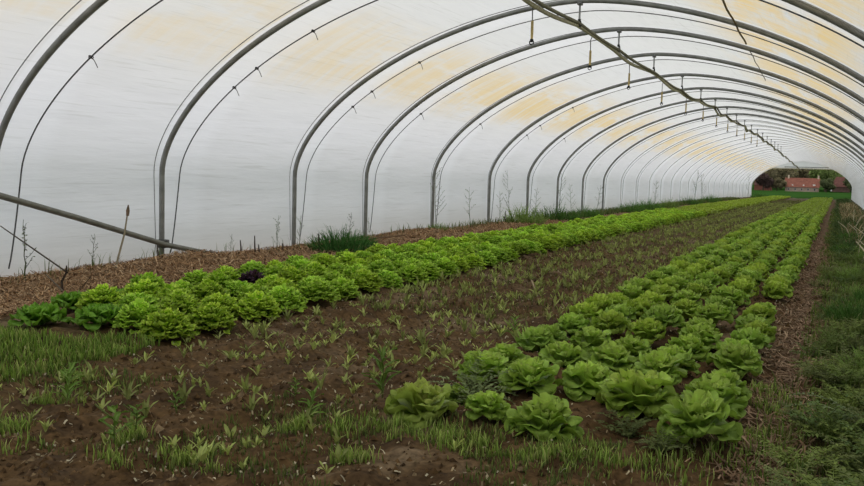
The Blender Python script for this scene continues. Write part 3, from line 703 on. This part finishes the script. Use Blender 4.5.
strands('straw', reg_straw, 26000, [(.44, .28, .15), (.34, .20, .10), (.56, .40, .24), (.22, .12, .06), (.46, .30, .17)], 'brown dead straw heaped along the foot of the left wall', (.05, .24), .05, .0032)
def reg_litter(rs):
    y = 2.2 + 12 * rs.rand() ** 1.4; x = -1.2 + 4.2 * rs.rand(); return x, y
strands('dead_leaf_litter', reg_litter, 5200, [(.46, .40, .26), (.55, .50, .36), (.35, .27, .16), (.22, .15, .09)], 'pale bits of dead leaf and stem scattered on the bare soil', (.005, .024), .012, .003, None, 'litter')
def reg_path(rs):
    y = 3.2 + 16 * rs.rand() ** 1.3; return 2.69 + .09 * rs.randn(), y
strands('dry_clippings', reg_path, 5200, [(.34, .23, .15), (.24, .15, .09), (.42, .30, .20), (.27, .17, .11)], 'brown dry clippings trodden into the path right of the lettuces', (.03, .12), .02, .003, None, 'litter')

# ------------------------------------------------------------------ clods of soil
def clods(n):
    rs = np.random.RandomState(99); oc = np.array([[1, 0, 0], [0, 1, 0], [-1, 0, 0], [0, -1, 0], [0, 0, 1.]]); F0 = np.array([[0, 1, 4], [1, 2, 4], [2, 3, 4], [3, 0, 4]])
    y = 2.0 + 12 * rs.rand(n) ** 1.5; x = -1.3 + 4.1 * rs.rand(n); ok = ~((x < -.7) & (y > 2.7)); x = x[ok]; y = y[ok]; n = len(x)
    r = (.004 + .017 * rs.rand(n) ** 3) * (1 + np.maximum(0, y - 4) * .08); a = rs.rand(n) * 6.28
    V = oc[None] * r[:, None, None] * (.6 + .8 * rs.rand(n, 5, 1)) + rs.randn(n, 5, 3) * r[:, None, None] * .15; V[:, :4, 2] -= .3 * r[:, None]; V[:, 4, 2] *= .75
    cs, sn = np.cos(a)[:, None], np.sin(a)[:, None]; X = V[..., 0] * cs - V[..., 1] * sn; Yv = V[..., 0] * sn + V[..., 1] * cs
    V = np.stack([X + x[:, None] + 0.025494e-3 * y[:, None] ** 2, Yv + y[:, None], V[..., 2] + gh(x, y)[:, None] - 0.029865e-3 * y[:, None] ** 2 + .001], -1)
    C = np.array([[.13, .078, .036], [.075, .045, .022], [.19, .12, .06], [.26, .19, .11]])[rs.choice(4, n, p=[.4, .3, .2, .1])] * (.75 + .5 * rs.rand(n))[:, None]
    b = MB(); b.add(V.reshape(-1, 3), (F0[None] + np.arange(n)[:, None, None] * 5).reshape(-1, 3), np.repeat(C, 5, 0))
    tag(b.obj('soil_clods', M_SOIL, smooth=False), 'loose brown crumbs and clods of soil over the bare foreground', 'soil', None, 'stuff').name = 'soil_crumb'
clods(26000)

# ------------------------------------------------------------------ grass
def grass(name, region, n, h, cols, label, wd=.0032, cat='grass', lean=.5):
    rs = np.random.RandomState(n % 977); xy = []
    while len(xy) < n:
        x, y = region(rs)
        if x is not None: xy.append((x, y))
    xy = np.array(xy); a = rs.rand(n) * 6.28; hh = h * (.35 + .9 * rs.rand(n)); ln = lean * hh * (.2 + rs.rand(n))
    w_ = wd * (.6 + .8 * rs.rand(n)) * (1 + np.maximum(0, xy[:, 1] - 6) * .06)
    base = np.stack([xy[:, 0], xy[:, 1], gh(xy[:, 0], xy[:, 1]) - .005], 1)
    d = np.stack([np.cos(a), np.sin(a), 0 * a], 1); s_ = np.stack([-np.sin(a), np.cos(a), 0 * a], 1) * w_[:, None]; up = np.array([0, 0, 1.])
    p0 = base; p1 = base + d * (ln * .3)[:, None] + up * (hh * .6)[:, None]; p2 = base + d * ln[:, None] + up * (hh * .95)[:, None]
    V = np.stack([p0 - s_, p0 + s_, p1 - s_ * .8, p1 + s_ * .8, p2], 1)
    V[..., 2] += -0.029865e-3 * V[..., 1] ** 2; V[..., 0] += 0.025494e-3 * V[..., 1] ** 2
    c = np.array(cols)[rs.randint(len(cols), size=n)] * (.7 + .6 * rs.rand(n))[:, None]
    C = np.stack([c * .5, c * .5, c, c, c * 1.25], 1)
    k = np.arange(n) * 5; b = MB(); b.add(V.reshape(-1, 3), np.stack([k, k + 1, k + 3, k + 2], 1), C.reshape(-1, 3))
    b.n.append(np.full(n, 3)); b.f.append(np.stack([k + 2, k + 3, k + 4], 1).ravel())
    return tag(b.obj(name, M_GRASS), label, cat, None, 'stuff')
GC = [(.17, .28, .05), (.23, .34, .07), (.12, .21, .04), (.30, .35, .11)]
def gl(rs):
    x = -3.2 + 2.5 * rs.rand(); y = 2.6 + 1.7 * rs.rand()
    m = vnoise(x, y, 2.6, 6)
    lim = -.72
    if x > lim + .6 * (m - .5): return None, None
    if m < .28 or (x < -1.1 and y > 3.62) or y > 3.9: return None, None
    return x, y
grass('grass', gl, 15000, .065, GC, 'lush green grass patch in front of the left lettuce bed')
tufts = [(1.3, 3.12, .14), (1.5, 3.12, .16), (1.65, 3.05, .12), (1.2, 3.2, .1), (.6, 2.3, .07), (.75, 2.45, .06), (.9, 2.35, .08), (.5, 2.45, .05), (2.1, 3.08, .14), (2.3, 3.15, .14), (1.95, 3.0, .1), (-.1, 2.4, .08), (-.35, 2.75, .12), (-.55, 3.1, .12), (2.5, 3.45, .13), (2.62, 3.8, .12), (2.66, 4.3, .12), (2.62, 4.7, .1), (1.3, 2.7, .06), (.95, 2.9, .06), (0, 2.25, .1), (1.02, 3.0, .1)]
def gt(rs):
    t = tufts[rs.randint(len(tufts))]; x, y = t[0] + rs.randn() * t[2] * .8, t[1] + rs.randn() * t[2] * .6
    return (x, y) if vnoise(x, y, 9, 3) > .38 else (None, None)
grass('grass', gt, 5000, .055, [(.24, .36, .08), (.30, .40, .10), (.19, .29, .06), (.33, .37, .13)], 'scattered tufts of light grass across the near foreground soil', .0026)
def gf(rs):
    x = -1 + 4 * rs.rand(); y = 2.3 + 1.05 * rs.rand() ; 
    if vnoise(x, y, 1.7, 12) < .60: return None, None
    return x, y
grass('short_grass', gf, 5000, .04, [(.12, .18, .05), (.15, .20, .06), (.09, .13, .04)], 'short sparse grass on the crumbly foreground soil', .0024)
def gr(rs):
    y = 2.9 + 40 * rs.rand() ** 1.8; x = (2.76 if vnoise(y, 0, 1.6, 21) > .45 else 2.84) + 1.0 * rs.rand() ** 1.15 + .03 * rs.randn()
    if y < 5: x = 2.62 + 1.2 * rs.rand()
    return x, y
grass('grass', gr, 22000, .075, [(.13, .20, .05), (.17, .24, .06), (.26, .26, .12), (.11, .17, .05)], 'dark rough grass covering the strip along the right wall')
def gw(rs):
    y = 3.6 + 60 * rs.rand() ** 1.2; x = -3.9 + .7 * rs.rand() ** 1.5
    if rs.rand() > .12 + sstep(11, 20, y) * .75: return None, None
    return x, y
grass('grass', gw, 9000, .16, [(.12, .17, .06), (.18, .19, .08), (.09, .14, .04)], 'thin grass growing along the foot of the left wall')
def gm(rs):
    y = 6 + 60 * rs.rand() ** 1.3; x = -.6 + 1.7 * rs.rand(); return x, y
grass('short_grass', gm, 12000, .055, [(.16, .19, .06), (.20, .19, .08), (.12, .15, .05)], 'sparse yellowish growth over the far part of the bare middle bed', .004)
def gd(rs):
    y = 16 + 34 * rs.rand() ** 1.1; x = 3.05 + .68 * rs.rand()
    if vnoise(x, y, .8, 14) < .45 and y < 25: return None, None
    return x, y
grass('dry_grass', gd, 1700, .24, [(.30, .24, .14), (.38, .32, .20), (.22, .16, .09)], 'dry straw-coloured grass stalks at the right wall near the far end', .0035, 'grass', .9)

# dry leaning stalks of the right strip and loose sticks
def stick(name, pts, r, col, label, cat, group=None, mat=None):
    b = MB(); b.tube([(p[0] + wx(p[1]), p[1], p[2] + wz(p[1])) for p in pts], r, col, 6); return tag(b.obj(name, mat or M_WOOD), label, cat, group)
stick('stick', [(-3.22, 6.0, .0), (-3.22, 6.06, .2), (-3.22, 6.14, .42), (-3.22, 6.18, .62)], [.011, .010, .009, .007], (.34, .29, .20), 'pale upright stick standing in the straw in front of the brace', 'stick')
b = MB(); b.tube([(-3.22, 6.18, .59), (-3.22, 6.185, .64), (-3.22, 6.19, .695)], [.014, .018, .005], (.22, .16, .11), 6)
b.obj('frayed_tip', M_WOOD, bpy.data.objects['stick'])
stick('stick', [(-3.35, 5.68, .03), (-3.42, 5.36, .27), (-3.5, 5.02, .53)], [.008, .007, .005], (.12, .10, .08), 'thin dark stick leaning left over the straw at the far left', 'stick')
stick('stick', [(-2.72, 4.97, .0), (-2.74, 4.98, .12), (-2.71, 5.0, .20), (-2.72, 5.01, .25)], [.011, .010, .008, .005], (.06, .045, .035), 'short dark upright stick left of the pale upright stick', 'stick')
stick('stick', [(-2.71, 4.96, .05), (-2.79, 4.92, .14), (-2.83, 4.90, .18)], [.007, .006, .004], (.2, .17, .13), 'short grey stub leaning left beside the dark upright stick', 'stick')
stick('stick', [(-2.72, 5.12, .02), (-2.70, 5.17, .08), (-2.67, 5.21, .14)], [.006, .005, .003], (.12, .08, .05), 'tiny dark twig right of the dark upright stick', 'stick')
for (x, y, h_, dx_, lab) in [(-3.3, 8.3, .25, -.03, 'dark bent stick in straw right of the brace foot'), (-3.4, 8.15, .18, .0, 'thin brown stub just left of the dark bent stick'), (-3.4, 8.5, .14, .0, 'short brown stub right of the dark bent stick'), (-3.0, 9.2, .26, .02, 'dark stick standing beside the dark green clump'), (-3.3, 16.9, .3, -.1, 'dark leaning stick between the fifth and sixth hoops'), (-3.6, 7.0, .16, 0, 'small pale stub before the second hoop'), (-3.4, 9.0, .12, 0, 'small brown stub left of the dark green clump')]:
    stick('stick', [(x, y, G(x, y) - .02), (x + dx_ * .5, y, G(x, y) + h_ * .5), (x + dx_ * .2 - .02, y + .01, G(x, y) + h_)], [.012, .010, .006], (.07, .05, .04), lab, 'stick', None)
stick('stick', [(-3.1, 9.3, .13), (-2.9, 11.4, .15)], .012, (.2, .13, .08), 'brown stem lying flat along the straw beside the green clump', 'stick')
stick('stick', [(.42, 7.55, .03), (.33, 7.7, .10)], .007, (.45, .36, .24), 'short pale stick poking up from the bare middle bed', 'stick')
rs = np.random.RandomState(31)
for i in range(40):
    y = 6 + 22 * rs.rand(); x = 3.2 + .6 * rs.rand(); z = G(x, y); l = .25 + .3 * rs.rand(); a = rs.rand() * 6.28
    stick('dry_stalk', [(x, y, z), (x + .3 * l * math.cos(a), y + .3 * l * math.sin(a), z + .6 * l), (x + .7 * l * math.cos(a), y + .7 * l * math.sin(a), z + .9 * l)], [.008, .007, .004], (.62, .55, .38), 'pale dry stalk bending over the weeds by the right wall', 'stalk', 'dry stalks of the right-hand strip', M_DRY)

# ------------------------------------------------------------------ outside: field, houses, trees
def build_ground():
    xs = np.concatenate([np.linspace(-700, -20, 20), np.linspace(-15, 15, 40), np.linspace(20, 700, 20)]); ys = np.concatenate([np.linspace(-200, -20, 8), np.arange(-15, 90, 3), np.linspace(92, 300, 40), np.linspace(320, 1200, 12)])
    Y, X = np.meshgrid(ys, xs, indexing='ij')
    zf = np.where(Y < 82, -0.029865e-3 * Y * np.abs(Y) - .12, 0); t = np.clip((Y - 82) / 210, 0, 1)
    zf = np.where(Y >= 82, -.32 + (-1.45 + .32) * t, zf); zf = zf + .03 * np.clip(Y - 330, 0, 9999)
    n = vnoise(X, Y, .22, 3); C = np.array([.030, .078, .016]) * (.75 + .5 * n[..., None]); C = C * (1 + .5 * bump(Y, 95, 15)[..., None] * 0)
    b = MB(); b.grid(np.stack([X, Y, zf], -1), C); tag(b.obj('ground', M_FIELD), kind='structure')
build_ground()
def up3(x, z, Y=300):   # a point read at 400 m carried along the sight line to Y
    k = Y / 400; return (x - CX) * k + CX, (z - CH) * k + CH
def house(name, x0, x1, zb, ze, zr, Y, dep, wall, roof, label, hip=0.0, gable=False):
    h = link(name, None, None, ((x0 + x1) / 2, Y, zb)); tag(h, label, 'house', 'houses beyond the field')
    w = (x1 - x0); e = ze - zb; r = zr - zb
    b = MB(); b.box((0, dep / 2, e / 2), (w, dep, e), wall); 
    if gable: pass
    for s in (-1, 1): b.add([(s * w / 2, 0, e), (s * w / 2, dep, e), (s * w / 2, dep / 2, r - .1)], [[0, 1, 2]], wall)
    b.obj('wall', M_HOUSE, h, False)
    o = .25; b = MB(); R = r + .05
    V = [(-w / 2 - o, -o, e - .1), (w / 2 + o, -o, e - .1), (w / 2 + o - hip, dep / 2, R), (-w / 2 - o + hip, dep / 2, R), (-w / 2 - o, dep + o, e - .1), (w / 2 + o, dep + o, e - .1)]
    b.add(V, [[0, 1, 2, 3], [4, 5, 2, 3][::-1]], roof); b.obj('roof', M_HOUSE, h, False)
    return h, w, e, r
x0, zb = up3(-16.75, -2.35); x1, _ = up3(-3.5, -2); _, ze = up3(0, -.3); _, zr = up3(0, 3.5)
h, w, e, r = house('farmhouse', x0, x1, zb, ze, zr, 300, 6, (.36, .28, .22), (.21, .085, .06), 'long farmhouse with orange-red tiled roof beyond the field, seen through the far opening')
for k in range(5):
    x = -w / 2 + w * (k + .6) / 5.2
    b = MB(); b.box((x, -.03, e * .5), (.55, .08, .75), (.5, .45, .40)); o = b.obj('window', M_HOUSE, h, False)
    b = MB(); b.box((x, -.08, e * .5), (.4, .04, .6), (.05, .05, .06)); b.obj('pane', M_HOUSE, o, False)
for x, s in ((w * .36, 1.0), (-w * .28, .6), (w * .05, .6)):
    b = MB(); b.box((x, .9, e + .55), (.7 * s, 1.2, .65 * s), (.75, .72, .66)); b.obj('dormer', M_HOUSE, h, False)
for x in (w / 2 - .3, -w / 2 + .8):
    b = MB(); b.box((x, 3, r + .25), (.5, .6, 1.3), (.55, .45, .33)); b.obj('chimney', M_HOUSE, h, False)
x0, zb = up3(1.2, -2.0); x1, _ = up3(8.5, -2); _, zr = up3(0, 4.4); _, ze = up3(0, .3)
h, w, e, r = house('barn', x0, x1, zb, ze, zr, 302, 6, (.15, .09, .075), (.13, .06, .05), 'dark red-roofed barn right of the farmhouse beyond the field', 1.6)
b = MB(); b.box((-w / 2 + .1, -.1, e * .65), (.5, .1, e * 1.1), (.75, .74, .72)); b.obj('door', M_HOUSE, h, False)
x0, zb = up3(-29.5, -2.6); x1, _ = up3(-22.5, -2); _, zr = up3(0, 2.2); _, ze = up3(0, .2)
h, w, e, r = house('shed', x0, x1, zb, ze, zr, 303, 5, (.20, .08, .06), (.10, .05, .045), 'low dark red shed left of the farmhouse beyond the field', .4)
b = MB(); b.box((w * .2, -.1, e * .8), (.7, .1, .6), (.7, .66, .62)); b.obj('door', M_HOUSE, h, False)

def crown(b, rs, R, H, tone, n=2600):
    cl = [(rs.randn() * R * .42, rs.randn() * R * .42, H * (.35 + .5 * rs.rand()), R * (.38 + .25 * rs.rand())) for _ in range(12)]
    for k in range(n):
        c = cl[rs.randint(12)]; d = rs.randn(3); d /= np.linalg.norm(d); p = np.array(c[:3]) + d * c[3] * (.8 + .25 * rs.rand())
        if p[2] < H * .08: continue
        u = rs.randn(3); v = rs.randn(3); s_ = R * .07
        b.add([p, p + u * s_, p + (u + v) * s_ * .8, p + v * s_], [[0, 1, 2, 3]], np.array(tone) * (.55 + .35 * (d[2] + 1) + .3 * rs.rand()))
    for c in cl:
        th = np.linspace(0, PI, 7); ph_ = np.arange(10) * 2 * PI / 10
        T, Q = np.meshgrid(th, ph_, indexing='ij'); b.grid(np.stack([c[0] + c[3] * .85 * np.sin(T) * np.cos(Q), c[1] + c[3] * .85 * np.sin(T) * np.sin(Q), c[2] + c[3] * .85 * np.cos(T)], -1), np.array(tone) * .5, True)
def mk_tree(R, H, tone, seed):
    b = MB(); crown(b, np.random.RandomState(seed), R, H, tone); c = b.mesh('crown', M_TREE)
    b = MB(); b.tube([(0, 0, -1), (.1, 0, H * .3), (0, .1, H * .6)], [.35, .28, .15], (.08, .06, .04), 8); t = b.mesh('trunk', M_WOOD); return c, t
KT = [mk_tree(4.0, 9, (.10, .12, .05), 1), mk_tree(3.6, 8, (.19, .165, .09), 2), mk_tree(3.4, 8.5, (.13, .18, .05), 3), mk_tree(3.0, 7, (.07, .045, .04), 4)]
trees = []
rs = np.random.RandomState(12)
trees = [(-25.5, 296, 3, .8, 'dark purplish tree at the left of the far opening'), (-20.0, 298, 1, .55, 'small olive bush just left of the farmhouse'), (-.55, 296, 0, .50, 'round dark green tree between the farmhouse and the barn'), (5.5, 322, 2, 1.25, 'bright green tree rising behind the barn'), (-1.0, 325, 2, 1.3, 'green tree behind the right end of the farmhouse'), (9.5, 297, 0, .7, 'dark tree at the right edge of the far opening')]
for k, (x, d, m_, s, lab) in enumerate([(-28, 330, 1, 1.4, 'brownish tree'), (-22, 335, 0, 1.5, 'dark tree'), (-16, 330, 1, 1.45, 'olive tree'), (-10, 338, 1, 1.55, 'second olive tree'), (-5, 334, 1, 1.5, 'third olive tree'), (2, 338, 0, 1.5, 'dark broad tree'), (9, 335, 1, 1.4, 'olive tree behind barn'), (-34, 325, 0, 1.4, 'dark leftmost tree'), (15, 330, 0, 1.4, 'dark rightmost tree')]):
    if k % 2 == 0: trees.append((x, d, m_, s * .95, ['brownish tree behind the shed left of the farmhouse', 'dark tall tree behind the gap left of the farmhouse', 'olive tree behind the left end of the farmhouse roof', 'olive tree behind the middle of the farmhouse roof', 'olive tree behind the right half of the farmhouse roof', 'dark broad tree behind the gap between farmhouse and barn', 'olive tree behind the barn roof', 'dark tree half hidden by the left edge of the far opening', 'dark tree half hidden by the right edge of the far opening'][k]))
for (x, d, m_, s, lab) in trees:
    X_, _ = up3(x, 0, d); t = link('tree', None, None, (X_, d, -1.6 if d < 320 else -1.2)); t.scale = (s, s, s); t.rotation_euler = (0, 0, rs.rand() * 6); tag(t, lab, 'tree', 'trees beyond the field')
    link('crown', KT[m_][0], t); link('trunk', KT[m_][1], t)
# wooded rise behind everything
b = MB(); xs = np.linspace(-260, 260, 120); rows = []
for k in range(8):
    rows.append([[x, 370 + k * 12, -1 + (13 + 5 * vnoise(x, 0, .05)) * math.sin(k / 7 * PI / 2)] for x in xs])
A = np.array(rows, float); A[..., 2] += 1.2 * vnoise(A[..., 0], A[..., 1], .5); C = np.array([.06, .075, .03]) * (.6 + .8 * vnoise(A[..., 0], A[..., 1] + A[..., 2], .6))[..., None]
b.grid(A, C); tag(b.obj('wooded_hill', M_FIELD), kind='structure')

# ------------------------------------------------------------------ light: overcast sky
wd = bpy.data.worlds.new('overcast'); bpy.context.scene.world = wd; wd.use_nodes = True; nt = wd.node_tree; nt.nodes.clear()
out = nt.nodes.new('ShaderNodeOutputWorld'); bg = nt.nodes.new('ShaderNodeBackground'); tc = nt.nodes.new('ShaderNodeTexCoord'); sx = nt.nodes.new('ShaderNodeSeparateXYZ')
nt.links.new(tc.outputs['Generated'], sx.inputs[0])
r = nt.nodes.new('ShaderNodeValToRGB'); e = r.color_ramp.elements; e[0].position = .0; e[0].color = (.80, .86, .95, 1); e[1].position = .8; e[1].color = (1, .98, .95, 1)
nt.links.new(sx.outputs[2], r.inputs[0]); nt.links.new(r.outputs[0], bg.inputs[0]); bg.inputs[1].default_value = 1.38; nt.links.new(bg.outputs[0], out.inputs[0])

sc = bpy.context.scene
sc.view_settings.view_transform = 'Standard'; sc.view_settings.look = 'None'; sc.view_settings.exposure = 0.0
sc.cycles.max_bounces = 8; sc.cycles.diffuse_bounces = 5; sc.cycles.transmission_bounces = 6; sc.cycles.transparent_max_bounces = 8
sc.cycles.sample_clamp_indirect = 4.0

# ------------------------------------------------------------------ camera
c, s = math.cos(YAW), math.sin(YAW); cp, sp_ = math.cos(PITCH), math.sin(PITCH); cr, sr = math.cos(ROLL), math.sin(ROLL)
right = Vector((c, s, 0)); d0 = Vector((-s, c, 0)); Zv = Vector((0, 0, 1))
fwd = d0 * cp - Zv * sp_; up = Zv * cp + d0 * sp_
r2 = right * cr - up * sr; u2 = right * sr + up * cr
cam = bpy.data.cameras.new('camera'); cam.sensor_width = 36; cam.lens = F_PX / 864 * 36; cam.clip_start = .05; cam.clip_end = 3000
co = bpy.data.objects.new('camera', cam); COL.objects.link(co)
co.matrix_world = Matrix(((r2.x, u2.x, -fwd.x, CX), (r2.y, u2.y, -fwd.y, 0), (r2.z, u2.z, -fwd.z, CH), (0, 0, 0, 1)))
sc.camera = co
